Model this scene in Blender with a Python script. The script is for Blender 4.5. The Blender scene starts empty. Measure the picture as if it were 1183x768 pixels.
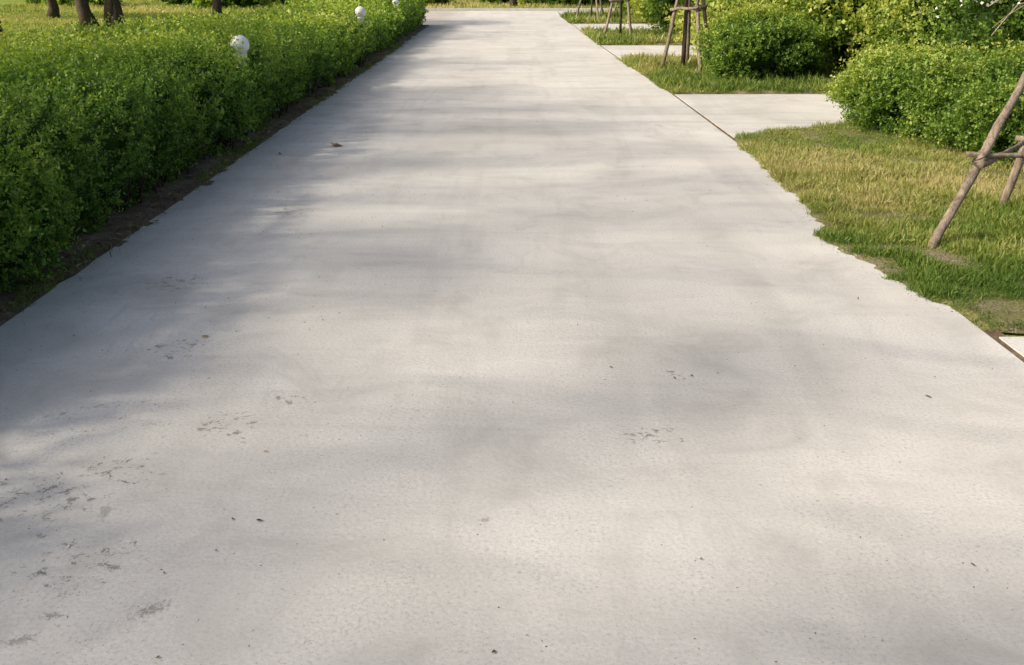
import bpy, math, random
import numpy as np
from mathutils import Vector
rng = np.random.default_rng(7)
random.seed(7)
S = bpy.context.scene
COL = S.collection
R = math.radians

# ------------------------------------------------------------------ helpers
def link(o, parent=None):
    COL.objects.link(o)
    if parent is not None: o.parent = parent
    return o
def empty(name):
    e = bpy.data.objects.new(name, None); e.empty_display_size = .2
    return link(e)
def np_mesh(name, V, F, k, mat, tint=None, parent=None, smooth=False):
    me = bpy.data.meshes.new(name)
    V = np.asarray(V, np.float32); F = np.asarray(F, np.int32)
    nF = len(F)
    me.vertices.add(len(V)); me.vertices.foreach_set("co", V.ravel())
    me.loops.add(nF*k); me.loops.foreach_set("vertex_index", F.ravel())
    me.polygons.add(nF); me.polygons.foreach_set("loop_start", np.arange(0, nF*k, k, dtype=np.int32))
    if smooth: me.polygons.foreach_set("use_smooth", np.ones(nF, bool))
    if tint is not None:
        a = me.attributes.new("tint", 'FLOAT', 'FACE'); a.data.foreach_set("value", np.asarray(tint, np.float32))
    me.update(calc_edges=True); me.validate()
    me.materials.append(mat)
    return link(bpy.data.objects.new(name, me), parent)
def unit(a): return a/np.maximum(np.linalg.norm(a, axis=-1, keepdims=True), 1e-9)
def nz(P, freq, seed, octs=2):
    r = np.random.default_rng(seed); out = np.zeros(len(P)); amp = 1; tot = 0
    for o in range(octs):
        for i in range(6):
            d = unit(r.normal(size=3)); ph = r.uniform(0, 6.28); f = freq*(2.1**o)*r.uniform(.6, 1.5)
            out += amp*np.sin(P@d*f+ph)
        tot += amp*2.4; amp *= .5
    return out/tot

# ------------------------------------------------------------------ materials
def newmat(name):
    m = bpy.data.materials.new(name); m.use_nodes = True
    nt = m.node_tree; nt.nodes.clear()
    out = nt.nodes.new("ShaderNodeOutputMaterial")
    return m, nt, out
def N(nt, t, **kw):
    n = nt.nodes.new(t)
    for k, v in kw.items(): setattr(n, k, v)
    return n
def ramp(nt, src, stops, interp='LINEAR'):
    r = nt.nodes.new("ShaderNodeValToRGB"); r.color_ramp.interpolation = interp
    el = r.color_ramp.elements
    while len(el) < len(stops): el.new(.5)
    for e, (p, c) in zip(el, stops):
        e.position = p; e.color = (c, c, c, 1) if not isinstance(c, tuple) else (*c, 1)
    nt.links.new(src, r.inputs[0]); return r.outputs[0]
def mix(nt, a, b, f, mode='MIX'):
    m = nt.nodes.new("ShaderNodeMix"); m.data_type = 'RGBA'; m.blend_type = mode
    for i, v in ((0, f), (6, a), (7, b)):
        if isinstance(v, bpy.types.NodeSocket): nt.links.new(v, m.inputs[i])
        else: m.inputs[i].default_value = v if i == 0 else (*v, 1)
    return m.outputs[2]
def math_(nt, op, a, b=0.0, clamp=False):
    m = nt.nodes.new("ShaderNodeMath"); m.operation = op; m.use_clamp = clamp
    for i, v in ((0, a), (1, b)):
        if isinstance(v, bpy.types.NodeSocket): nt.links.new(v, m.inputs[i])
        else: m.inputs[i].default_value = v
    return m.outputs[0]
def objco(nt, scale=(1, 1, 1), rot=0):
    g = N(nt, "ShaderNodeNewGeometry"); mp = N(nt, "ShaderNodeMapping")
    mp.inputs['Scale'].default_value = scale; mp.inputs['Rotation'].default_value = (0, 0, rot)
    nt.links.new(g.outputs['Position'], mp.inputs[0]); return mp.outputs[0]
def noise(nt, co, scale, detail=4, rough=.55, dist=0):
    n = N(nt, "ShaderNodeTexNoise"); n.inputs['Scale'].default_value = scale; n.inputs['Detail'].default_value = detail
    n.inputs['Roughness'].default_value = rough; n.inputs['Distortion'].default_value = dist
    nt.links.new(co, n.inputs['Vector']); return n.outputs[0]
def bump(nt, h, strength, dist=.01, prev=None):
    b = N(nt, "ShaderNodeBump"); b.inputs['Strength'].default_value = strength; b.inputs['Distance'].default_value = dist
    nt.links.new(h, b.inputs['Height'])
    if prev is not None: nt.links.new(prev, b.inputs['Normal'])
    return b.outputs[0]
def bsdf(nt, out, col, rough=.8, nrm=None, spec=.3):
    p = N(nt, "ShaderNodeBsdfPrincipled")
    if isinstance(col, bpy.types.NodeSocket): nt.links.new(col, p.inputs['Base Color'])
    else: p.inputs['Base Color'].default_value = (*col, 1)
    p.inputs['Roughness'].default_value = rough; p.inputs['Specular IOR Level'].default_value = spec
    if nrm is not None: nt.links.new(nrm, p.inputs['Normal'])
    if out is not None: nt.links.new(p.outputs[0], out.inputs[0])
    return p

def leafmat(name, stops, transl=.3, rough=.5):
    m, nt, out = newmat(name)
    a = N(nt, "ShaderNodeAttribute", attribute_name="tint")
    c = ramp(nt, a.outputs['Fac'], stops)
    p = bsdf(nt, None, c, rough, spec=.4)
    t = N(nt, "ShaderNodeBsdfTranslucent")
    c3 = mix(nt, c, (1.6, 1.5, .5), 1.0, 'MULTIPLY')
    nt.links.new(c3, t.inputs[0])
    mx = N(nt, "ShaderNodeMixShader"); mx.inputs[0].default_value = transl
    nt.links.new(p.outputs[0], mx.inputs[1]); nt.links.new(t.outputs[0], mx.inputs[2])
    nt.links.new(mx.outputs[0], out.inputs[0]); return m
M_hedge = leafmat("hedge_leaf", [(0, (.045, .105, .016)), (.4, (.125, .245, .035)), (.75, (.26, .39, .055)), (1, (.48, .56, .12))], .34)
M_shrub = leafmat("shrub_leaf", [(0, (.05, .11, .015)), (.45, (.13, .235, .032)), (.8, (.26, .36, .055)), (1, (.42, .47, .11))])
M_tree = leafmat("tree_leaf", [(0, (.03, .07, .015)), (.6, (.07, .14, .025)), (1, (.14, .22, .04))])
M_grass = leafmat("grass_blade", [(0, (.08, .15, .02)), (.35, (.17, .25, .04)), (.65, (.31, .34, .085)), (1, (.50, .43, .22))], .3, .6)
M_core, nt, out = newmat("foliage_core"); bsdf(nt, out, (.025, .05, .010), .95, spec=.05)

def concrete(name, main=True):
    m, nt, out = newmat(name)
    co = objco(nt)
    big = noise(nt, co, .5, 3, .6, .4)
    mid = noise(nt, co, 1.7, 6, .70, .7)
    c = ramp(nt, big, [(.3, (.575, .553, .515)), (.5, (.64, .617, .577)), (.72, (.70, .675, .635))])
    c = mix(nt, c, ramp(nt, mid, [(.32, .80), (.48, .98), (.7, 1.07)]), .9, 'MULTIPLY')
    lon = noise(nt, objco(nt, (2.2, .25, 1), .03), 1.0, 3, .6, .6)
    c = mix(nt, c, ramp(nt, lon, [(.36, .89), (.5, 1.0)]), .7, 'MULTIPLY')
    tra = noise(nt, objco(nt, (.5, 3.4, 1), -.1), 1.0, 4, .65, .9)
    c = mix(nt, c, ramp(nt, tra, [(.34, .90), (.5, 1.0)]), .7, 'MULTIPLY')
    w = N(nt, "ShaderNodeTexWave", wave_type='RINGS', rings_direction='Z'); w.inputs['Scale'].default_value = .35
    w.inputs['Distortion'].default_value = 14; w.inputs['Detail'].default_value = 2; w.inputs['Detail Scale'].default_value = .6
    nt.links.new(co, w.inputs[0])
    wm = math_(nt, 'MULTIPLY', ramp(nt, w.outputs[1], [(.80, 0.0), (.985, 1.0)]), ramp(nt, mid, [(.44, 0.0), (.60, 1.0)]))
    c = mix(nt, c, (.36, .36, .355), math_(nt, 'MULTIPLY', wm, .34))
    sc = noise(nt, objco(nt, (7, 1.8, 1), .95), 1.0, 4, .65, 1.4)
    c = mix(nt, c, (.38, .37, .36), math_(nt, 'MULTIPLY', math_(nt, 'MULTIPLY', ramp(nt, sc, [(.57, 0.0), (.70, 1.0)]), ramp(nt, big, [(.45, 0.0), (.6, 1.0)])), .30))
    # sandy grain, stronger where the skin is worn
    fine = noise(nt, co, 70, 2, .85)
    worn = ramp(nt, mid, [(.40, .40), (.6, 1.0)])
    c = mix(nt, c, ramp(nt, fine, [(.28, .58), (.43, .93), (.55, 1.0), (.72, 1.14)]), math_(nt, 'MULTIPLY', worn, .9), 'MULTIPLY')
    # grit specks
    v = N(nt, "ShaderNodeTexVoronoi"); v.inputs['Scale'].default_value = 24; nt.links.new(co, v.inputs['Vector'])
    sep = N(nt, "ShaderNodeSeparateColor"); nt.links.new(v.outputs['Color'], sep.inputs[0])
    thr = math_(nt, 'MULTIPLY', math_(nt, 'POWER', sep.outputs[0], 8.0), .13)
    sp = math_(nt, 'LESS_THAN', math_(nt, 'ADD', v.outputs['Distance'], math_(nt, 'MULTIPLY', math_(nt, 'SUBTRACT', fine, .5), .35)), thr)
    c = mix(nt, c, (.20, .175, .145), math_(nt, 'MULTIPLY', math_(nt, 'MULTIPLY', sp, worn), .7))
    sx = N(nt, "ShaderNodeSeparateXYZ"); nt.links.new(co, sx.inputs[0])
    left = N(nt, "ShaderNodeMapRange"); left.inputs[1].default_value = .4; left.inputs[2].default_value = -1.8
    nt.links.new(sx.outputs[0], left.inputs[0])
    # spalled skin: pits cluster in patches
    pit = noise(nt, co, 19, 5, .82, .5)
    pz = math_(nt, 'MULTIPLY', ramp(nt, mid, [(.52, 0.0), (.62, .8)]), math_(nt, 'ADD', math_(nt, 'MULTIPLY', left.outputs[0], .8), .15))
    if main:
        for (x, y, r_) in [(-1.62, 3.0, .30), (-1.44, 3.2, .22), (-1.12, 3.6, .20), (-.95, 3.85, .14), (-1.57, 4.45, .22), (-1.95, 5.5, .28), (-1.3, 2.6, .24), (.75, 4.1, .1), (.55, 3.5, .16), (-1.7, 7.3, .3)]:
            mp = N(nt, "ShaderNodeMapping", vector_type='TEXTURE'); mp.inputs['Location'].default_value = (x, y, 0); mp.inputs['Scale'].default_value = (r_*1.2, r_, 1)
            nt.links.new(co, mp.inputs[0])
            gr = N(nt, "ShaderNodeTexGradient", gradient_type='SPHERICAL'); nt.links.new(mp.outputs[0], gr.inputs[0])
            pz = math_(nt, 'MAXIMUM', pz, math_(nt, 'MULTIPLY', gr.outputs[1], 1.6, True))
    pthr = math_(nt, 'SUBTRACT', .66, math_(nt, 'MULTIPLY', pz, .115))
    pm = math_(nt, 'MULTIPLY', math_(nt, 'SUBTRACT', pit, pthr), 24.0, True)
    c = mix(nt, c, (.23, .21, .185), math_(nt, 'MULTIPLY', math_(nt, 'MULTIPLY', pm, ramp(nt, pz, [(0, 0.0), (.25, 1.0)])), .85))
    if main:
        ed = N(nt, "ShaderNodeMapRange"); ed.inputs[1].default_value = -1.8; ed.inputs[2].default_value = -2.66
        nt.links.new(math_(nt, 'ADD', sx.outputs[0], math_(nt, 'MULTIPLY', math_(nt, 'SUBTRACT', mid, .5), 1.3)), ed.inputs[0])
        c = mix(nt, c, (.36, .33, .28), math_(nt, 'MULTIPLY', ed.outputs[0], .55))
        for (x, y, rx, ry, a, s) in [(-1.02, 2.38, .022, .05, -.9, .6), (-1.29, 2.35, .025, .015, 0, .6), (-1.33, 2.24, .04, .018, .3, .6),
                (-.09, 2.87, .018, .014, 0, .5), (-1.36, 2.92, .02, .04, .2, .5)]:
            mp = N(nt, "ShaderNodeMapping", vector_type='TEXTURE'); mp.inputs['Location'].default_value = (x, y, 0)
            mp.inputs['Rotation'].default_value = (0, 0, a); mp.inputs['Scale'].default_value = (rx, ry, 1)
            nt.links.new(co, mp.inputs[0])
            ln = N(nt, "ShaderNodeVectorMath", operation='LENGTH'); nt.links.new(mp.outputs[0], ln.inputs[0])
            d = math_(nt, 'ADD', ln.outputs['Value'], math_(nt, 'MULTIPLY', math_(nt, 'SUBTRACT', fine, .5), 4.0))
            mr = N(nt, "ShaderNodeMapRange"); mr.inputs[1].default_value = 1.3; mr.inputs[2].default_value = .4
            nt.links.new(d, mr.inputs[0])
            c = mix(nt, c, (.21, .19, .16), math_(nt, 'MULTIPLY', mr.outputs[0], s))
    g2 = N(nt, "ShaderNodeNewGeometry")
    bsdf(nt, out, c, .9, bump(nt, noise(nt, g2.outputs['Position'], 45, 3, .75), .35, .006), .2)
    return m
M_conc = concrete("weathered_concrete"); M_conc2 = concrete("side_concrete", False)

M_soil, nt, out = newmat("soil"); co = objco(nt)
n1 = noise(nt, co, 7, 6, .7); n2 = noise(nt, co, 60, 3, .7)
c = ramp(nt, n1, [(.3, (.10, .07, .045)), (.55, (.21, .155, .105)), (.75, (.34, .27, .20))])
c = mix(nt, c, ramp(nt, n2, [(.3, .55), (.7, 1.3)]), 1.0, 'MULTIPLY')
bsdf(nt, out, c, .95, bump(nt, n2, .8, .015), .1)

def groundmat(name, gr, soilamt, soil=(.24, .18, .12)):
    m, nt, out = newmat(name); co = objco(nt)
    a = noise(nt, co, .5, 3, .6, .5); b = noise(nt, co, 3.5, 5, .7); f = noise(nt, co, 60, 3, .75)
    g = ramp(nt, a, gr)
    g = mix(nt, g, soil, ramp(nt, b, [(soilamt, 0.0), (soilamt+.12, .9)]))
    g = mix(nt, g, ramp(nt, f, [(.3, .45), (.7, 1.4)]), 1.0, 'MULTIPLY')
    bsdf(nt, out, g, .95, bump(nt, f, 1.0, .025), .1); return m
M_ground = groundmat("ground_grass", [(.3, (.18, .26, .04)), (.5, (.28, .34, .06)), (.7, (.38, .40, .10))], .60, (.30, .26, .13))
M_verge = groundmat("verge_soil_grass", [(.3, (.14, .17, .04)), (.5, (.21, .21, .075)), (.7, (.28, .25, .12))], .50, (.34, .28, .20))

def bark(name, c1, c2):
    m, nt, out = newmat(name)
    tc = N(nt, "ShaderNodeTexCoord"); mp = N(nt, "ShaderNodeMapping"); mp.inputs['Scale'].default_value = (1, 1, .25)
    nt.links.new(tc.outputs['Object'], mp.inputs[0])
    n = noise(nt, mp.outputs[0], 28, 5, .75, .6); n2 = noise(nt, mp.outputs[0], 5, 3)
    c = ramp(nt, n, [(.3, c1), (.7, c2)]); c = mix(nt, c, ramp(nt, n2, [(.3, .65), (.7, 1.25)]), 1, 'MULTIPLY')
    bsdf(nt, out, c, .9, bump(nt, n, .9, .02), .15); return m
M_bark = bark("tree_bark", (.035, .025, .018), (.13, .10, .075))
M_pole = bark("stake_wood", (.10, .075, .055), (.42, .34, .27))
M_twig = bark("dry_twig", (.26, .22, .17), (.50, .44, .36))
M_globe, nt, out = newmat("opal_globe"); p = bsdf(nt, out, (.85, .85, .83), .25, spec=.5)
M_post, nt, out = newmat("painted_post"); bsdf(nt, out, ramp(nt, noise(nt, objco(nt), 30), [(.3, (.03, .03, .03)), (.7, (.06, .06, .06))]), .4)
M_white, nt, out = newmat("white_collar"); bsdf(nt, out, ramp(nt, noise(nt, objco(nt), 30), [(.3, (.6, .6, .58)), (.7, (.75, .75, .72))]), .5)
M_dry = leafmat("dry_leaf", [(0, (.06, .035, .02)), (.5, (.19, .11, .06)), (1, (.38, .28, .14))], .15, .7)
M_flower, nt, out = newmat("white_petal"); bsdf(nt, out, ramp(nt, noise(nt, objco(nt), 30), [(.3, (.7, .7, .65)), (.7, (.8, .8, .78))]), .6)
M_rope, nt, out = newmat("binding_rope"); bsdf(nt, out, ramp(nt, noise(nt, objco(nt), 90), [(.3, (.04, .035, .03)), (.7, (.12, .1, .08))]), .8)

# ------------------------------------------------------------------ geometry builders
def leaves(name, P, D, L, W, tint, mat, parent=None):
    n = len(P); D = unit(D); r = unit(rng.normal(size=(n, 3)))
    s = unit(np.cross(D, r)); nn = np.cross(s, D)
    L = np.broadcast_to(L, n)[:, None]; W = np.broadcast_to(W, n)[:, None]
    V = np.stack([P, P+D*L*.45+s*W+nn*L*.10, P+D*L-nn*L*.08, P+D*L*.45-s*W+nn*L*.10], 1).reshape(-1, 3)
    F = np.arange(4*n).reshape(-1, 4)
    return np_mesh(name, V, F, 4, mat, tint, parent)
def sprig_leaves(P, D, slen, K, leaf, tintbase):
    n = len(P); D = unit(D); r = unit(rng.normal(size=(n, 3))); A = unit(np.cross(D, r)); B = np.cross(D, A)
    bend = unit(rng.normal(size=(n, 3)))*.35
    t = (np.arange(K)+.5)/K
    t = t[None, :]+rng.uniform(-.05, .05, (n, K))
    ang = rng.uniform(0, 6.28, (n, 1))+np.arange(K)[None, :]*2.4
    sl = (slen*rng.uniform(.6, 1.35, n))[:, None, None]
    pos = P[:, None, :]+D[:, None, :]*t[..., None]*sl+bend[:, None, :]*(t[..., None]**2)*sl
    ld = D[:, None, :]*.55+A[:, None, :]*np.cos(ang)[..., None]+B[:, None, :]*np.sin(ang)[..., None]
    ld[..., 2] += .15
    lf = leaf*rng.uniform(.65, 1.3, (n, K))
    tb = tintbase[:, None]+(t-.5)*.34+rng.normal(0, .10, (n, K))
    return pos.reshape(-1, 3), ld.reshape(-1, 3), lf.ravel(), np.clip(tb, 0, 1).ravel()

def tube(path, radii, seg=8):
    path = np.asarray(path, float); n = len(path)
    T = np.gradient(path, axis=0); T = unit(T)
    up = np.array([.3, .9, .1]); A = unit(np.cross(T, up)); B = np.cross(T, A)
    a = np.linspace(0, 2*np.pi, seg, endpoint=False)
    r = np.asarray(radii)[:, None, None]
    wob = 1+.08*np.sin(3*a+1.3)[None, :, None]
    V = path[:, None, :]+r*wob*(A[:, None, :]*np.cos(a)[None, :, None]+B[:, None, :]*np.sin(a)[None, :, None])
    V = V.reshape(-1, 3); F = []
    for i in range(n-1):
        for j in range(seg):
            k = (j+1) % seg
            F.append((i*seg+j, i*seg+k, (i+1)*seg+k, (i+1)*seg+j))
    c0 = len(V); V = np.vstack([V, path[0], path[-1]])
    for j in range(0, seg, 2):
        F.append((c0, (j+2) % seg, (j+1) % seg, j))
        b = (n-1)*seg; F.append((c0+1, b+j, b+(j+1) % seg, b+(j+2) % seg))
    return V, np.array(F)
def join_tubes(name, tubes, mat, parent=None):
    Vs, Fs, off = [], [], 0
    for V, F in tubes:
        Vs.append(V); Fs.append(F+off); off += len(V)
    return np_mesh(name, np.vstack(Vs), np.vstack(Fs), 4, mat, None, parent, True)
def wob_path(a, b, n, amp, seed):
    r = np.random.default_rng(seed); a = np.array(a, float); b = np.array(b, float)
    t = np.linspace(0, 1, n)[:, None]; p = a+(b-a)*t
    off = np.cumsum(r.normal(0, amp, (n, 3)), 0); off -= off[0]+(off[-1]-off[0])*t
    return p+off

def slab(name, pts, mat, z=0.0, th=.12, parent=None):
    n = len(pts); bm_v = [(x, y, z) for x, y in pts]+[(x, y, z-th) for x, y in pts]
    me = bpy.data.meshes.new(name)
    me.from_pydata(bm_v, [], [tuple(range(n))]+[((i+1) % n, i, n+i, n+(i+1) % n) for i in range(n)])
    me.materials.append(mat); me.update()
    o = link(bpy.data.objects.new(name, me), parent)
    return o

# ------------------------------------------------------------------ ground, road
g = 400
me = bpy.data.meshes.new("ground"); me.from_pydata([(-g, -g, -.03), (g, -g, -.03), (g, g, -.03), (-g, g, -.03)], [], [(0, 1, 2, 3)])
me.materials.append(M_ground); link(bpy.data.objects.new("ground", me))
def jit(p, q, n, a, seed):
    r = np.random.default_rng(seed); P = [np.array(p)+(np.array(q)-np.array(p))*i/n for i in range(n)]
    return [(x+r.normal(0, a), y) for x, y in P]
Lpts = jit((-2.60, -8), (-2.60, 5), 40, .006, 1)+jit((-2.6, 5), (-2.66, 20), 90, .007, 2)+jit((-2.66, 20), (-2.85, 34), 15, .008, 3)
Lpts += [(-2.95, 34.5), (-3.15, 36), (-3.5, 38), (-4.0, 41), (-4.3, 44)]
Rpts = [(30, 46.6), (30, 44.2), (8, 44.0), (3.5, 43.6), (2.3, 42.3), (1.9, 40), (1.93, 36), (2.0, 34.5), (2.1, 25.4), (2.2, 19.5), (2.33, 15), (2.36, 10), (2.36, 4.7), (2.36, -8)]
slab("concrete_road", (Lpts+[(-4.4, 46.6)]+Rpts)[::-1], M_conc)
slab("kerb", [(-4.4, 46.62), (30, 46.62), (30, 46.8), (-4.4, 46.8)], M_conc2, .10, .2)
slab("driveway_slab", [(2.41, -8), (12, -8), (12, 4.75), (2.41, 4.62)], M_conc2, -.004)
slab("driveway_slab", [(2.41, 10.7), (2.75, 11.1), (3.2, 11.45), (3.9, 11.75), (5, 11.95), (5.7, 12.1), (5.7, 14.9), (2.375, 14.85)], M_conc2, -.004)
slab("driveway_slab", [(2.23, 20.7), (12, 21.2), (12, 24.8), (2.15, 24.9)], M_conc2, -.004)
slab("driveway_slab", [(2.09, 30.4), (12, 30.8), (12, 35), (2.03, 35.2)], M_conc2, -.004)
def sheet(name, x0f, x1f, y0, y1, ny, nx, zf, mat, parent=None):
    ys = np.linspace(y0, y1, ny); V = []
    for y in ys:
        a, b = x0f(y), x1f(y)
        for i in range(nx):
            V.append((a+(b-a)*i/(nx-1), y, 0))
    V = np.array(V); V[:, 2] = zf(V)
    F = [(j*nx+i, j*nx+i+1, (j+1)*nx+i+1, (j+1)*nx+i) for j in range(ny-1) for i in range(nx-1)]
    return np_mesh(name, V, F, 4, mat, None, parent, True)
sheet("hedge_soil_bed", lambda y: -5.6, lambda y: -2.57-max(0, y-5)*.004-.0+.025*math.sin(y*3.1)+.02*math.sin(y*7.7)+.012*math.sin(y*19)+.008*math.sin(y*41), -6, 34, 1000, 30,
      lambda V: np.where(V[:, 0] > -2.70, -.005+.016*nz(V, 9, 4), .015+.03*nz(V, 5, 5)), M_soil)
slab("joint_soil", [(2.30, -8), (2.46, -8), (2.46, 14.8), (2.3, 20), (2.12, 35.5), (1.96, 35.5), (2.1, 20), (2.28, 14.8)], M_soil, -.012, .03)

# ------------------------------------------------------------------ verges
def x_edge(y):
    y = np.asarray(y, float)
    b = np.interp(y, [4.6, 4.9, 5.4, 6.0, 6.5, 6.9, 7.4, 8.2, 10.7, 15, 19.5, 25.4, 34.5, 40, 42.3], [2.42, 2.36, 2.24, 2.13, 2.09, 2.17, 2.22, 2.28, 2.36, 2.33, 2.2, 2.1, 2.0, 1.9, 2.3])
    return b+.025*np.sin(y*5.1)*np.sin(y*1.7+.4)+.014*np.sin(y*13.0)+.012*np.sin(y*31+1)+.008*np.sin(y*57)
def zverge(V):
    e = V[:, 0]-x_edge(V[:, 1])
    z = -.010+np.clip(e/.05, 0, 1)*(.024+.007*nz(V, 6, 8))+np.clip((e-.8)/3, 0, 1)*.08+.02*np.clip(e/.6, 0, 1)*nz(V, 2.5, 9)
    return np.where(e > .035, np.maximum(z, .005), z)
zones = [(4.72, 10.9, 12), (14.86, 20.85, 12), (24.95, 30.5, 12), (35.2, 43.3, 12)]
vp = empty("grass_verge")
def yfar(x): return np.interp(x, [2.35, 2.75, 3.2, 3.9, 5, 12], [10.75, 11.1, 11.42, 11.72, 11.92, 12.08])
for k, (a, b, xr) in enumerate(zones):
    nx, ny = (150, 300) if k == 0 else (80, 90)
    u, v = np.meshgrid(np.linspace(0, 1, nx)**2, np.linspace(0, 1, ny))
    Y = a+(b-a)*v; X = x_edge(Y)*(1-u)+xr*u
    if k == 0:
        Y = a+(yfar(X)-a)*v
        X = x_edge(Y)*(1-u)+xr*u
    Y = Y+np.where(v < .003, .03*np.sin(X*9), 0)+np.where(v > .997, .03*np.sin(X*8+1), 0)
    V = np.stack([X, Y, X*0], -1).reshape(-1, 3); V[:, 2] = zverge(V)
    vv = v.ravel(); V[:, 2] = np.where((vv < .003) | (vv > .997), -.014, V[:, 2])
    F = [(j*nx+i, j*nx+i+1, (j+1)*nx+i+1, (j+1)*nx+i) for j in range(ny-1) for i in range(nx-1)]
    np_mesh("verge_ground", V, F, 4, M_verge, None, vp, True)
def blades(name, P, h, w, tint, parent):
    n = len(P); d = rng.normal(size=(n, 3))*.5; d[:, 2] = 1; d = unit(d)
    s = rng.normal(size=(n, 3)); s[:, 2] = 0; s = unit(s)
    lean = unit(np.cross(s, d))*rng.uniform(.1, .9, n)[:, None]
    h = h[:, None]; w = np.broadcast_to(w, n)[:, None]
    V = np.stack([P-s*w, P+s*w, P+d*h*.6+s*w*.7+lean*h*.2, P+d*h+lean*h*.6], 1).reshape(-1, 3)
    return np_mesh(name, V, np.arange(4*n).reshape(-1, 4), 4, M_grass, tint, parent)
def grass_zone(y0, y1, x1, n, hm, wm, parent, k0=False, thr=-.3):
    Y = rng.uniform(y0, y1+(1.2 if k0 else 0), n); X = x_edge(Y)-.01+(x1-x_edge(Y))*rng.uniform(0, 1, n)**1.2
    if k0:
        m = Y < yfar(X); X = X[m]; Y = Y[m]
    P = np.stack([X, Y, X*0], 1)
    bare = nz(P, 2.6, 21, 3)+.7*nz(P, 12, 27, 2)
    e = X-x_edge(Y)
    dirt = (np.exp(-(((X-3.30)/.40)**2+((Y-6.1)/.36)**2))*1.3+.6*np.exp(-(((X-2.28)/.20)**2+((Y-6.95)/.3)**2))+.3*np.exp(-(((X-2.5)/.3)**2+((Y-8.2)/1.6)**2))-.5*np.exp(-((Y-5.1)/.45)**2) if k0 else 0)+.30*np.exp(-e/.04)
    keep = (bare-dirt+rng.normal(0, .28, len(P))) > thr
    P = P[keep]; P[:, 2] = zverge(P); bare = bare[keep]
    t = .46+.30*nz(P, 1.1, 22, 2)+.2*nz(P, 6, 29)+rng.normal(0, .20, len(P))
    if k0:
        t += .22*np.exp(-((P[:, 0]-2.8)/1.0)**2-((P[:, 1]-8.0)/1.5)**2) - .16*np.exp(-((P[:, 1]-5.2)/.6)**2) - .20*np.exp(-((P[:, 0]-4.0)/.6)**2-((P[:, 1]-10)/1.2)**2)
    h = hm*rng.uniform(.35, 1.6, len(P))*(1+.8*np.clip(bare, -.6, 1.2))
    blades("verge_blades", P, np.maximum(h, .008), wm, np.clip(t, 0, 1), parent)
grass_zone(4.70, 10.9, 5.6, 130000, .030, .0024, vp, True, -.60)
grass_zone(4.70, 7.6, 3.9, 75000, .042, .0022, vp, True, -.30)
grass_zone(14.88, 20.8, 7, 50000, .075, .005, vp, thr=-.75)
grass_zone(24.98, 30.4, 8, 20000, .10, .010, vp, thr=-.55)
grass_zone(35.2, 43.2, 9, 12000, .12, .014, vp, thr=-.55)

def tufts(x0, x1, y0, y1, n, h, w, seed, parent, up=.2):
    X = rng.uniform(x0, x1, n); Y = rng.uniform(y0, y1, n); P = np.stack([X, Y, X*0-.03], 1)
    P = P[~((P[:, 0] > -5) & (P[:, 1] < 47))]; n = len(P)
    t = .55+.35*nz(P, .6, seed)+rng.normal(0, .13, n)+up*.3
    blades("lawn_blades", P, h*rng.uniform(.4, 1.3, n), w, np.clip(t, 0, 1), parent)
lw = empty("lawn_grass")
tufts(-26, -5.4, 16, 47, 55000, .10, .014, 31, lw)
tufts(-26, 30, 47, 66, 40000, .18, .018, 32, lw, .6)

# ------------------------------------------------------------------ hedge
hp = empty("clipped_hedge")
def hedge_h(y): return np.interp(y, [-5, 5, 9, 12, 15, 18, 21, 24, 27, 30, 34], [1.0, .98, .91, .86, .79, .70, .66, .68, .73, .86, .95])
def hedge_surf(s, y, shrink):
    H = hedge_h(y); xf = -2.78-np.clip(y-5, 0, 99)*.006; XB = -5.25
    P = np.zeros((len(s), 3)); Nn = np.zeros((len(s), 3))
    f = s < 1; t = (s >= 1) & (s < 2); b = s >= 2
    z = s*H
    P[f, 0] = (xf-.13*(1-np.clip(s/.35, 0, 1))**1.5-.16*np.clip((s-.75)/.25, 0, 1)**2)[f]; P[f, 2] = z[f]
    Nn[f] = np.stack([np.ones(f.sum()), np.zeros(f.sum()), (np.clip((s-.7)/.3, 0, 1)*.9-.15*(s < .2))[f]], 1)
    u = s-1
    P[t, 0] = (xf-.16+(XB-xf+.16)*u)[t]; P[t, 2] = (H+.04*np.sin(np.clip(u, 0, 1)*3.14))[t]
    Nn[t] = np.stack([(.5*(1-np.clip(u/.08, 0, 1)))[t], np.zeros(t.sum()), np.ones(t.sum())], 1)
    w = s-2
    P[b, 0] = XB; P[b, 2] = ((1-w)*H)[b]; Nn[b] = np.array([-1, 0, .1])
    P[:, 1] = y; Nn = unit(Nn)
    lump = .085*nz(P, 3.0, 41, 3)+.055*nz(P, 10, 42, 1)
    return P+Nn*(lump-shrink)[:, None], Nn, lump
allP = [[], [], [], []]
def add_hedge(y0, y1, dens, K, slen, leaf, parts):
    for (s0, s1, w) in parts:
        n = int((y1-y0)*w*dens)
        s = rng.uniform(s0, s1, n); y = rng.uniform(y0, y1, n)
        dep = rng.uniform(-.4, 1, n); dep = np.sign(dep)*np.abs(dep)**1.5*.14
        P, Nn, lump = hedge_surf(s, y, dep)
        gap = nz(P, 16, 46, 2)+.5*nz(P, 5, 47, 1); keep = gap+rng.normal(0, .25, n) > -.62
        P = P[keep]; Nn = Nn[keep]; lump = lump[keep]; dep = dep[keep]; y = y[keep]; m_ = len(P)
        D = Nn*.7+rng.normal(0, .5, (m_, 3)); D[:, 2] += .55
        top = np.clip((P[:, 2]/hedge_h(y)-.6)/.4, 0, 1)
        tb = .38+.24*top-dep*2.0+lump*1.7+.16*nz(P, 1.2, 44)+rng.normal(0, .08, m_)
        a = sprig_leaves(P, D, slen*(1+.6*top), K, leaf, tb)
        for i in range(4): allP[i].append(a[i])
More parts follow.
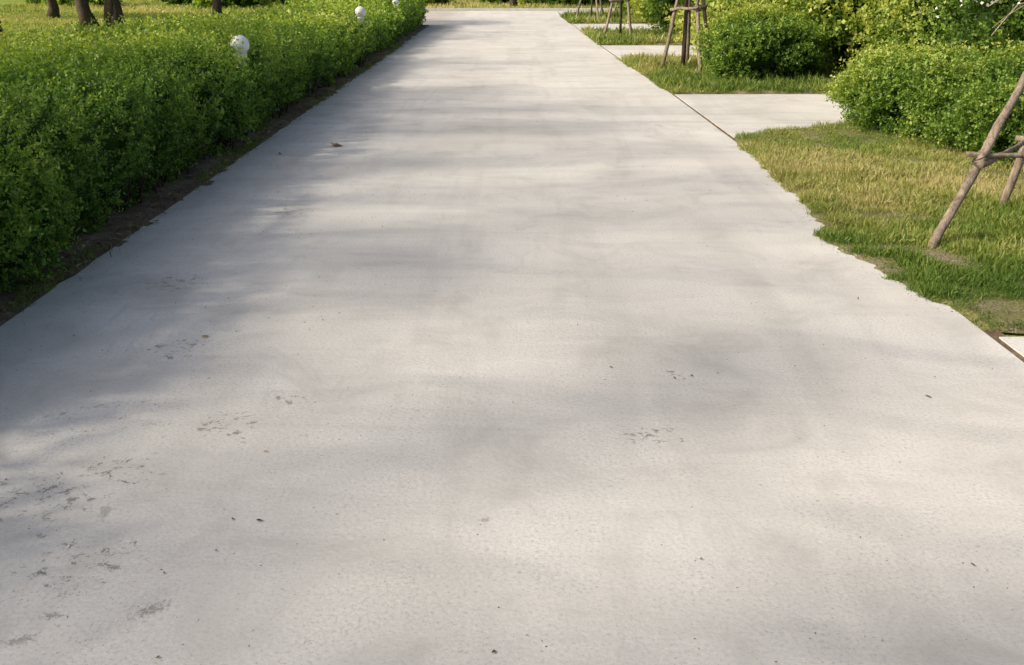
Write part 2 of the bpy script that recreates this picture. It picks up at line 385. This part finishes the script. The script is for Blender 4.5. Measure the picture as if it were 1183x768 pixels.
add_hedge(3.6, 9, 720, 10, .09, .028, [(0, 1, 1.0), (1, 1.7, 1.8)])
add_hedge(9, 15, 340, 9, .12, .038, [(0, 1, 1.0), (1, 2, 2.4)])
add_hedge(15, 24, 160, 9, .14, .055, [(0, 1, 1.0), (1, 2, 2.4)])
add_hedge(24, 34, 95, 8, .15, .075, [(0, 1, 1.0), (1, 2, 2.4)])
add_hedge(-4, 3.6, 90, 8, .14, .06, [(0, 1, 1.0), (1, 2, 2.4)])
add_hedge(-4, 34, 50, 7, .13, .07, [(2, 3, 1.0)])
P, D, L, T = [np.concatenate(a) for a in allP]
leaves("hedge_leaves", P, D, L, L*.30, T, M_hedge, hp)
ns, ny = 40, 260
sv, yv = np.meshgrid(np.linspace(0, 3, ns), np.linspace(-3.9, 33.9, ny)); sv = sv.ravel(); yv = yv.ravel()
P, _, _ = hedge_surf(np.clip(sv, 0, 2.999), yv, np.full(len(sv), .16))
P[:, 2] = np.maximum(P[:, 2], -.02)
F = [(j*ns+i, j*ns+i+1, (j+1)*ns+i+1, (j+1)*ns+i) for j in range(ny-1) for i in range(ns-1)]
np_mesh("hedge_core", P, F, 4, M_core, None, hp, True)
n = 1800
P = np.stack([rng.uniform(-5.2, -3.0, n), np.full(n, 34.0)+rng.normal(0, .05, n), rng.uniform(0, .93, n)], 1)
a = sprig_leaves(P, np.tile([0, 1, .4], (n, 1))+rng.normal(0, .4, (n, 3)), .13, 7, .07, np.full(n, .4))
leaves("hedge_end_leaves", a[0], a[1], a[2], a[2]*.3, a[3], M_hedge, hp)
tb = []
for i in range(170):
    y = rng.uniform(3.5, 20); x = -2.93+rng.normal(0, .05)
    tb.append(tube(wob_path((x, y, -.01), (x+rng.normal(0, .06)+.06, y+rng.normal(0, .08), .3), 4, .01, i), [.008, .007, .006, .004], 6))
join_tubes("hedge_stems", tb, M_bark, hp)

# ------------------------------------------------------------------ shrubs
def shrub(name, c, r, n, K, slen, leaf, mat, t0=.42, lumps=.14, seed=1, pw=2.6, zmin=.03, freq=5, spread=.2, core=.82):
    e = empty(name); c = np.array(c, float); r = np.array(r, float)
    d = unit(rng.normal(size=(n*2, 3)))
    def L_(d): return nz(d+seed*3.1, freq, seed, 3)*lumps
    q = (np.abs(d)**pw).sum(1)**(-1/pw); lum = L_(d)
    dep = rng.uniform(-.2, 1, len(d)); dep = np.sign(dep)*np.abs(dep)**1.6*spread
    P = c+d*(q*(1+lum-dep))[:, None]*r
    gap = nz(P, 12, seed+5, 2)+rng.normal(0, .25, len(P))
    m = (P[:, 2] > zmin) & (gap > -.62); P = P[m][:n]; d = d[m][:n]; dep = dep[m][:n]; lum = lum[m][:n]
    D = d+rng.normal(0, .45, P.shape); D[:, 2] += .4
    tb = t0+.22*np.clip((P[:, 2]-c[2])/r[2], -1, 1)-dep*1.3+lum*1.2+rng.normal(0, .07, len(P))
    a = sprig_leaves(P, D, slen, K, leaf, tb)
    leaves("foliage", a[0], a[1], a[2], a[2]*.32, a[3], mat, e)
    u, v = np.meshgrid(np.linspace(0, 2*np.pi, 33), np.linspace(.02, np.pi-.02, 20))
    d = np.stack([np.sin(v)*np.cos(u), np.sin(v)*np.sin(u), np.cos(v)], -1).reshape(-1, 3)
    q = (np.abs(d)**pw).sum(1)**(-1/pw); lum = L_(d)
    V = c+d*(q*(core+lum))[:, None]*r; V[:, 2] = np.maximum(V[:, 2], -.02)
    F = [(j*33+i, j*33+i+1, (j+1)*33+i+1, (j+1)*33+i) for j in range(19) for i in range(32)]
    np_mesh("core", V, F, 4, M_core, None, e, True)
    return e
shrub("clipped_bush", (4.10, 16.6, .47), (.86, .85, .48), 3300, 10, .13, .042, M_shrub, .42, .24, 3)
shrub("clipped_bush", (4.66, 11.0, .38), (.80, 1.1, .42), 4800, 10, .12, .034, M_shrub, .45, .24, 5)
shrub("clipped_bush", (5.35, 9.6, .46), (1.15, 1.0, .47), 6200, 10, .12, .032, M_shrub, .42, .24, 6)
shrub("clipped_bush", (7.2, 9.2, .5), (1.2, 1.2, .5), 2500, 9, .12, .042, M_shrub, .40, .15, 7)
# unclipped shrubbery and climbers rising to the right
back = [(6.5, 13.2, 1.0, 1.1, .8, 1.35), (5.9, 17.6, 1.1, 1.0, 1.2, 1.5), (8.4, 13.0, 1.4, 1.5, 1.2, 1.9), (7.6, 16.6, 1.5, 1.4, 1.3, 2.0), (5.5, 20.0, 1.1, 1.2, .8, 1.5),
        (10.2, 16.0, 1.8, 1.8, 1.5, 2.4), (8.0, 20, 1.7, 2.0, 1.3, 2.1), (5.4, 23.2, .9, .9, 1.0, 1.2), (7.6, 25, 1.5, 1.6, 1.4, 2.0), (11.5, 25, 2, 2.4, 2, 2.6),
        (5.0, 29, .9, 1.1, 1.0, 1.2), (8.0, 31, 1.5, 1.8, 1.5, 2.0), (6.0, 34.5, .9, 1.4, 1.2, 1.2), (10.6, 36, 1.6, 2.2, 1.6, 2.1), (5.4, 40.5, .7, 1.2, 1.0, .9), (6.4, 15.2, .9, .8, .6, 1.0)]
for i, (x, y, z, rx, ry, rz) in enumerate(back):
    near = y < 21
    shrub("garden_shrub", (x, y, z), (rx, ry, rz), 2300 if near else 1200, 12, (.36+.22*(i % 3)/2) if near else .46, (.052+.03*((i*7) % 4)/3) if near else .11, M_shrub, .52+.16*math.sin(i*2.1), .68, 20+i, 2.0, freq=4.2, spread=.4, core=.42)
for i in range(16):
    x = -24+i*3.4+rng.normal(0, .6); y = 56+rng.normal(0, 2.2)
    shrub("garden_shrub", (x, y, .4), (1.3+rng.uniform(0, .8), 1, .5+rng.uniform(0, .5)), 500, 8, .3, .17, M_shrub, .6, .35, 60+i, 2.0, core=.6)
n = 80; P = np.array([5.55, 12.4, 1.45])+rng.normal(0, 1, (n, 3))*np.array([.35, .12, .13])
leaves("white_flowers", P, rng.normal(size=(n, 3))+np.array([0, -1, .5]), .045, .02, np.zeros(n), M_flower)
tb = []
for i in range(9):
    a = np.array([6.3, 10.8, .7])+rng.normal(0, .15, 3); b = np.array([4.6+.19*i, 10.2+rng.normal(0, .3), 1.08+rng.uniform(0, .28)])
    p = wob_path(a, b, 12, .035, 200+i); p[:, 2] += .42*np.sin(np.linspace(0, 3.14, 12)); tb.append(tube(p, np.linspace(.018, .006, 12), 6))
    for k in (4, 6, 8):
        q = p[k]; tb.append(tube(wob_path(q, q+rng.normal(0, .25, 3)+np.array([-.25, 0, .12]), 5, .02, 300+i*3+k), np.linspace(.008, .004, 5), 6))
join_tubes("bare_branch", tb, M_twig)

# ------------------------------------------------------------------ trees
def tree(name, loc, H, cr, stems=1, rad=.16, nleaf=9000, leaf=.10, seed=0, ncl=26, flat=.55, cs=.30, mat=None, base=.68):
    r = np.random.default_rng(seed); e = empty(name); loc = np.array([loc[0], loc[1], -.03]); tb = []; tips = []
    for s in range(stems):
        off = np.array([r.normal(0, .3), r.normal(0, .25), 0]) if stems > 1 else np.zeros(3)
        lean = np.array([r.normal(0, .7 if stems > 1 else .2), r.normal(0, .3), 0])
        top = loc+off+lean+np.array([0, 0, H*.5])
        p = wob_path(loc+off, top, 9, .07 if stems > 1 else .05, seed*7+s); rr = rad*np.linspace(1.0, .55, 9); rr[0] *= 1.45; rr[1] *= 1.12
        tb.append(tube(p, rr, 12))
        for b in range(ncl//stems):
            i = r.integers(4, 9); a = p[i]; ang = r.uniform(0, 6.28); q = math.sqrt(r.uniform(.03, 1))*cr
            t = loc+np.array([math.cos(ang)*q, math.sin(ang)*q, H*base+r.uniform(-.12, .30)*H*(1-.5*q/cr)])
            bp = wob_path(a, t, 6, .10, seed*31+s*50+b); bp[1:-1, 2] += .15
            tb.append(tube(bp, rad*np.linspace(.42, .06, 6), 6)); tips.append(t); tips.append(bp[4])
    join_tubes("trunk_and_limbs", tb, M_bark, e)
    tips = np.array(tips); k = r.integers(0, len(tips), nleaf)
    o = r.normal(size=(nleaf, 3)); o = unit(o)*(r.uniform(0, 1, nleaf)**.5)[:, None]*np.array([1, 1, flat])*cr*cs
    P = tips[k]+o; cl = r.uniform(-.15, .15, len(tips))
    T = np.clip(.45+cl[k]+.25*o[:, 2]/(cr*.2)+r.normal(0, .1, nleaf), 0, 1)
    D = r.normal(size=(nleaf, 3)); D[:, 2] -= .4
    leaves("crown", P, D, leaf*r.uniform(.7, 1.3, nleaf), leaf*.28, T, mat or M_tree, e)
    return e
tree("shade_tree", (-13.0, 33.5), 7.5, 3.6, 4, .20, 7000, .14, 1)
tree("shade_tree", (-9.6, 34.5), 6.5, 2.8, 1, .15, 5000, .14, 2)
tree("shade_tree", (-17.6, 40), 7, 3.0, 1, .17, 5000, .14, 3)
tree("shade_tree", (-20.5, 40.5), 7, 3.0, 1, .17, 5000, .14, 4)
tree("shade_tree", (-10.2, -.2), 10.0, 3.0, 1, .2, 3300, .14, 5, cs=.24)
tree("shade_tree", (-11.2, 4.9), 10.0, 3.2, 1, .2, 4100, .14, 6, cs=.23)
tree("shade_tree", (-11.5, 10.4), 9.8, 3.2, 1, .2, 4400, .14, 7, cs=.22)
tree("shade_tree", (-12.0, 17.8), 9.5, 2.8, 1, .2, 4400, .14, 8, cs=.21)
tree("shade_tree", (-13.5, 27), 10.0, 3.0, 1, .2, 5000, .14, 9, cs=.22)
tree("shade_tree", (0.1, 52), 6, 2.6, 1, .16, 4000, .16, 10)
tree("garden_tree", (7.0, 18.2), 4.2, 1.9, 2, .07, 4500, .10, 12, mat=M_shrub, base=.5)
tree("garden_tree", (8.4, 28.5), 5.0, 2.4, 2, .09, 4500, .13, 13, mat=M_shrub, base=.5)
for i in range(9):
    tree("shade_tree", (-36+i*9+rng.normal(0, 1.5), 68+rng.normal(0, 3)), 8.5, 4.2, 1, .22, 2500, .34, 40+i)
n = 16000; X = rng.uniform(-120, 120, n); Yb = 95+rng.normal(0, 4, n); zt = 7+3*np.sin(X*.11)+2*np.sin(X*.37+1)
P = np.stack([X, Yb, rng.uniform(0, 1, n)*zt], 1)
leaves("distant_trees", P, rng.normal(size=(n, 3)), rng.uniform(1.0, 2.0, n), .6, np.clip(.4+.3*np.sin(X*.9)+rng.normal(0, .15, n), 0, 1), M_tree)

# ------------------------------------------------------------------ staked saplings
def pole(a, b, r, seed, ext=0.0):
    a = np.array(a, float); b = np.array(b, float); d = (b-a)/np.linalg.norm(b-a); a = a-d*ext; b = b+d*ext
    rs = np.random.default_rng(seed)
    return tube(wob_path(a, b, 14, .006, seed), r*np.linspace(1.08, .82, 14)*rs.uniform(.9, 1.1, 14), 10)
def staked(base, apex, feet, zbar, rp, seed, nleaf=1800, trunk_r=.03):
    e = empty("tree_support_stakes"); tb = []
    apex = np.array(apex, float)
    mids = []
    for i, f in enumerate(feet):
        f = np.array([f[0], f[1], -.05]); d = apex-f
        tb.append(pole(f, f+d*1.04, rp, seed+i)); tt = (zbar+.05)/(apex[2]+.05); mids.append(f+d*tt)
    join_tubes("leaning_poles", tb, M_pole, e)
    cb = []; ties = []
    for i in range(len(mids)):
        a = mids[i].copy(); b = mids[(i+1) % len(mids)].copy(); a[2] += .03*(i % 2); b[2] += .05*((i+1) % 2)
        out = unit(np.cross(b-a, [0, 0, 1.0]))*rp*1.1
        cb.append(pole(a+out, b+out, rp*.75, seed+10+i, .07))
    join_tubes("cross_bars", cb, M_pole, e)
    for m in mids:
        for k in range(3):
            a = np.linspace(0, 2*np.pi, 9); c = m+np.array([0, 0, .015*k])
            ties.append(tube(np.stack([c[0]+rp*1.5*np.cos(a), c[1]+rp*1.5*np.sin(a), c[2]+.02*np.sin(a+k)], 1), np.full(9, rp*.18), 6))
    join_tubes("ties", ties, M_rope, e)
    s = empty("sapling_tree"); b = np.array([base[0], base[1], -.03])
    tp = np.array([apex[0], apex[1], apex[2]+1.2]); p = wob_path(b, tp, 9, .012, seed+40)
    tb = [tube(p, trunk_r*np.linspace(1.2, .5, 9), 10)]; tips = []
    r = np.random.default_rng(seed)
    for i in range(12):
        a = p[r.integers(6, 9)]; t = a+np.array([r.normal(0, .45), r.normal(0, .45), r.uniform(.1, .9)]); tips.append(t)
        tb.append(tube(wob_path(a, t, 5, .02, seed+60+i), trunk_r*np.linspace(.4, .1, 5), 6))
    join_tubes("trunk", tb, M_bark, s); tips = np.array(tips)
    P = tips[r.integers(0, 12, nleaf)]+r.normal(0, .16, (nleaf, 3)); D = r.normal(size=(nleaf, 3)); D[:, 2] -= .3
    leaves("crown", P, D, .09*r.uniform(.6, 1.2, nleaf), .022, np.clip(r.normal(.5, .2, nleaf), 0, 1), M_tree, s)
staked((3.95, 6.7), (3.86, 6.95, 1.95), [(2.67, 6.2), (3.64, 7.3), (5.0, 6.1)], .53, .027, 501)
staked((3.1, 18.6), (3.1, 18.35, 2.3), [(2.70, 18.6), (3.27, 17.75), (3.25, 19.0), (3.7, 18.9)], 1.05, .034, 521, trunk_r=.035)
staked((2.95, 28.2), (2.95, 28.0, 2.2), [(2.45, 27.8), (3.15, 27.4), (3.3, 28.7)], .95, .036, 541)
staked((2.9, 38.2), (2.9, 38.0, 2.2), [(2.3, 37.8), (3.1, 37.4), (3.4, 38.7)], .95, .036, 561)
staked((4.4, 40.5), (4.4, 40.4, 2.2), [(3.9, 40.2), (4.6, 39.8), (4.8, 41)], .95, .036, 581)

# ------------------------------------------------------------------ garden lamps
def revolve(name, prof, mat, parent, seg=32):
    V = []; F = []
    for r_, z in prof:
        for j in range(seg):
            a = 2*math.pi*j/seg; V.append((r_*math.cos(a), r_*math.sin(a), z))
    for i in range(len(prof)-1):
        for j in range(seg):
            k = (j+1) % seg; F.append((i*seg+j, i*seg+k, (i+1)*seg+k, (i+1)*seg+j))
    return np_mesh(name, V, F, 4, mat, None, parent, True)
def lamp(x, y, z, R_=.105):
    e = empty("garden_globe_lamp"); e.location = (x, y, 0)
    a = np.linspace(-1.25, 1.5707, 20)
    revolve("globe", [(max(R_*math.cos(t), .0005), z+R_*math.sin(t)) for t in a], M_globe, e)
    zb = z-R_*.93
    revolve("collar", [(.03, zb-.16), (.05, zb-.16), (.05, zb-.05), (.065, zb-.04), (.065, zb+.01), (.04, zb+.03)], M_white, e)
    revolve("post", [(.001, -.03), (.07, -.03), (.07, .02), (.03, .035), (.027, zb-.24), (.036, zb-.22), (.036, zb-.15), (.03, zb-.15)], M_post, e)
lamp(-2.87, 10.9, .96, .10)
lamp(-2.93, 20.2, .94, .105)
lamp(-3.03, 27.3, .90, .095)

# ------------------------------------------------------------------ litter
def litter(name, P, L, tint, mat=M_dry):
    n = len(P); D = rng.normal(size=(n, 3)); D[:, 2] *= .15; D = unit(D)
    s = unit(np.cross(D, np.tile([0, 0, 1.0], (n, 1)))+rng.normal(0, .15, (n, 3))); up = np.array([0, 0, 1.0])
    L = L[:, None]; W = L*rng.uniform(.12, .28, (n, 1)); P = P-D*L*.5
    V = np.stack([P+up*.004, P+D*L*.3+s*W+up*L*.14, P+D*L*.7+s*W*.8+up*L*.16, P+D*L+up*L*.05, P+D*L*.7-s*W*.8+up*L*.12, P+D*L*.3-s*W+up*L*.16, P+D*L*.3+up*.004, P+D*L*.7+up*.006], 1).reshape(-1, 3)
    b = np.arange(n)[:, None]*8
    F = np.concatenate([b+np.array([[0, 1, 2, 7]]), b+np.array([[0, 7, 4, 5]]), b+np.array([[7, 2, 3, 4]])], 0)
    return np_mesh(name, V, F, 4, mat, np.tile(tint, 3))
pts = [(-1.83, 10.3, .17, .95), (-1.78, 10.25, .12, .6), (-2.28, 9.8, .08, .0), (-1.51, 4.6, .04, 1.0), (1.76, 3.87, .035, .4), (-1.9, 8.0, .03, .1), (.45, 4.2, .02, .1), (-2.0, 5.6, .03, .2), (.9, 7.3, .03, .2),
       (-.83, 2.86, .025, .1), (1.2, 9.1, .04, .3), (-1.2, 14, .05, .2), (1.4, 2.6, .02, .4), (.3, 12, .04, .3), (1.9, 5.2, .03, .3), (.72, 4.07, .025, .3), (.80, 4.1, .02, .2), (1.7, 2.2, .025, .7)]
for i in range(130):
    sd = rng.uniform() < .65
    pts.append((rng.uniform(-2.5, -.8) if sd else rng.uniform(-1, 2.2), 2+rng.uniform(0, 1)**1.5*18, rng.uniform(.006, .019)*(1.0), rng.uniform(.1, .8)))
a = np.array(pts); litter("fallen_leaves", np.stack([a[:, 0], a[:, 1], a[:, 0]*0+.002], 1), a[:, 2], a[:, 3])
n = 1800; P = np.stack([-2.70+rng.normal(0, .09, n), rng.uniform(3.5, 26, n), np.full(n, .012)], 1)
m = rng.uniform(0, 1, n) < np.where(P[:, 0] > -2.6, .25, 1); P = P[m]
litter("bed_leaf_litter", P, rng.uniform(.02, .06, len(P)), rng.uniform(0, 1, len(P)))
n = 9000; P = np.stack([-2.68+rng.normal(0, .05, n), rng.uniform(3.5, 30, n), np.full(n, -.005)], 1); P = P[nz(P, 1.5, 71, 2)+.5*nz(P, 8, 72) > .2]
blades("shoulder_weeds", P, rng.uniform(.015, .06, len(P)), .003, np.clip(rng.normal(.35, .15, len(P)), 0, 1), hp)
def pebbles(name, P, r, mat):
    n = len(P); o = np.array([(1, 0, 0), (0, 1, 0), (-1, 0, 0), (0, -1, 0), (0, 0, .8), (0, 0, -.3)])
    V = P[:, None, :]+o[None]*r[:, None, None]*rng.uniform(.6, 1.2, (n, 6, 1)); b = np.arange(n)[:, None]*6
    F = np.concatenate([b+np.array([f]) for f in ((0, 1, 4), (1, 2, 4), (2, 3, 4), (3, 0, 4))], 0)
    return np_mesh(name, V.reshape(-1, 3), F, 3, mat)
n = 2600; P = np.stack([rng.uniform(-2.55, 2.3, n), rng.uniform(1.5, 16, n), np.full(n, .001)], 1)
P[:900, 0] = -2.6+np.abs(rng.normal(0, .4, 900))
yy = P[900:1200, 1]*.45+4.3; P[900:1200, 1] = yy; P[900:1200, 0] = x_edge(yy)-np.abs(rng.normal(0, .04, 300))
pebbles("grit", P, rng.uniform(.0012, .0042, n), M_soil)

# ------------------------------------------------------------------ light
EL = 36; AZ = -104
s = Vector((math.sin(R(AZ))*math.cos(R(EL)), math.cos(R(AZ))*math.cos(R(EL)), math.sin(R(EL))))
ld = bpy.data.lights.new("sun", 'SUN'); ld.energy = 4.2; ld.angle = R(3.2); ld.color = (1, .91, .75)
lo = link(bpy.data.objects.new("sun", ld)); lo.rotation_euler = s.to_track_quat('Z', 'Y').to_euler(); lo.location = (-20, -5, 20)
w = bpy.data.worlds.new("World"); S.world = w; w.use_nodes = True
nt = w.node_tree; bg = nt.nodes['Background']; sky = nt.nodes.new("ShaderNodeTexSky"); sky.sky_type = 'NISHITA'; sky.sun_disc = False
sky.sun_elevation = R(EL); sky.sun_rotation = R(AZ); sky.dust_density = 5; sky.air_density = 1.0; sky.ozone_density = .3
nt.links.new(sky.outputs[0], bg.inputs[0]); bg.inputs[1].default_value = .15
S.view_settings.view_transform = 'Standard'; S.view_settings.look = 'None'; S.view_settings.exposure = 0

cam = bpy.data.cameras.new("camera"); cam.lens = 35; cam.sensor_width = 36; cam.clip_end = 1500; cam.clip_start = .05
c = link(bpy.data.objects.new("camera", cam)); c.location = (0, 0, 1.7); c.rotation_euler = (R(70), 0, 0); S.camera = c
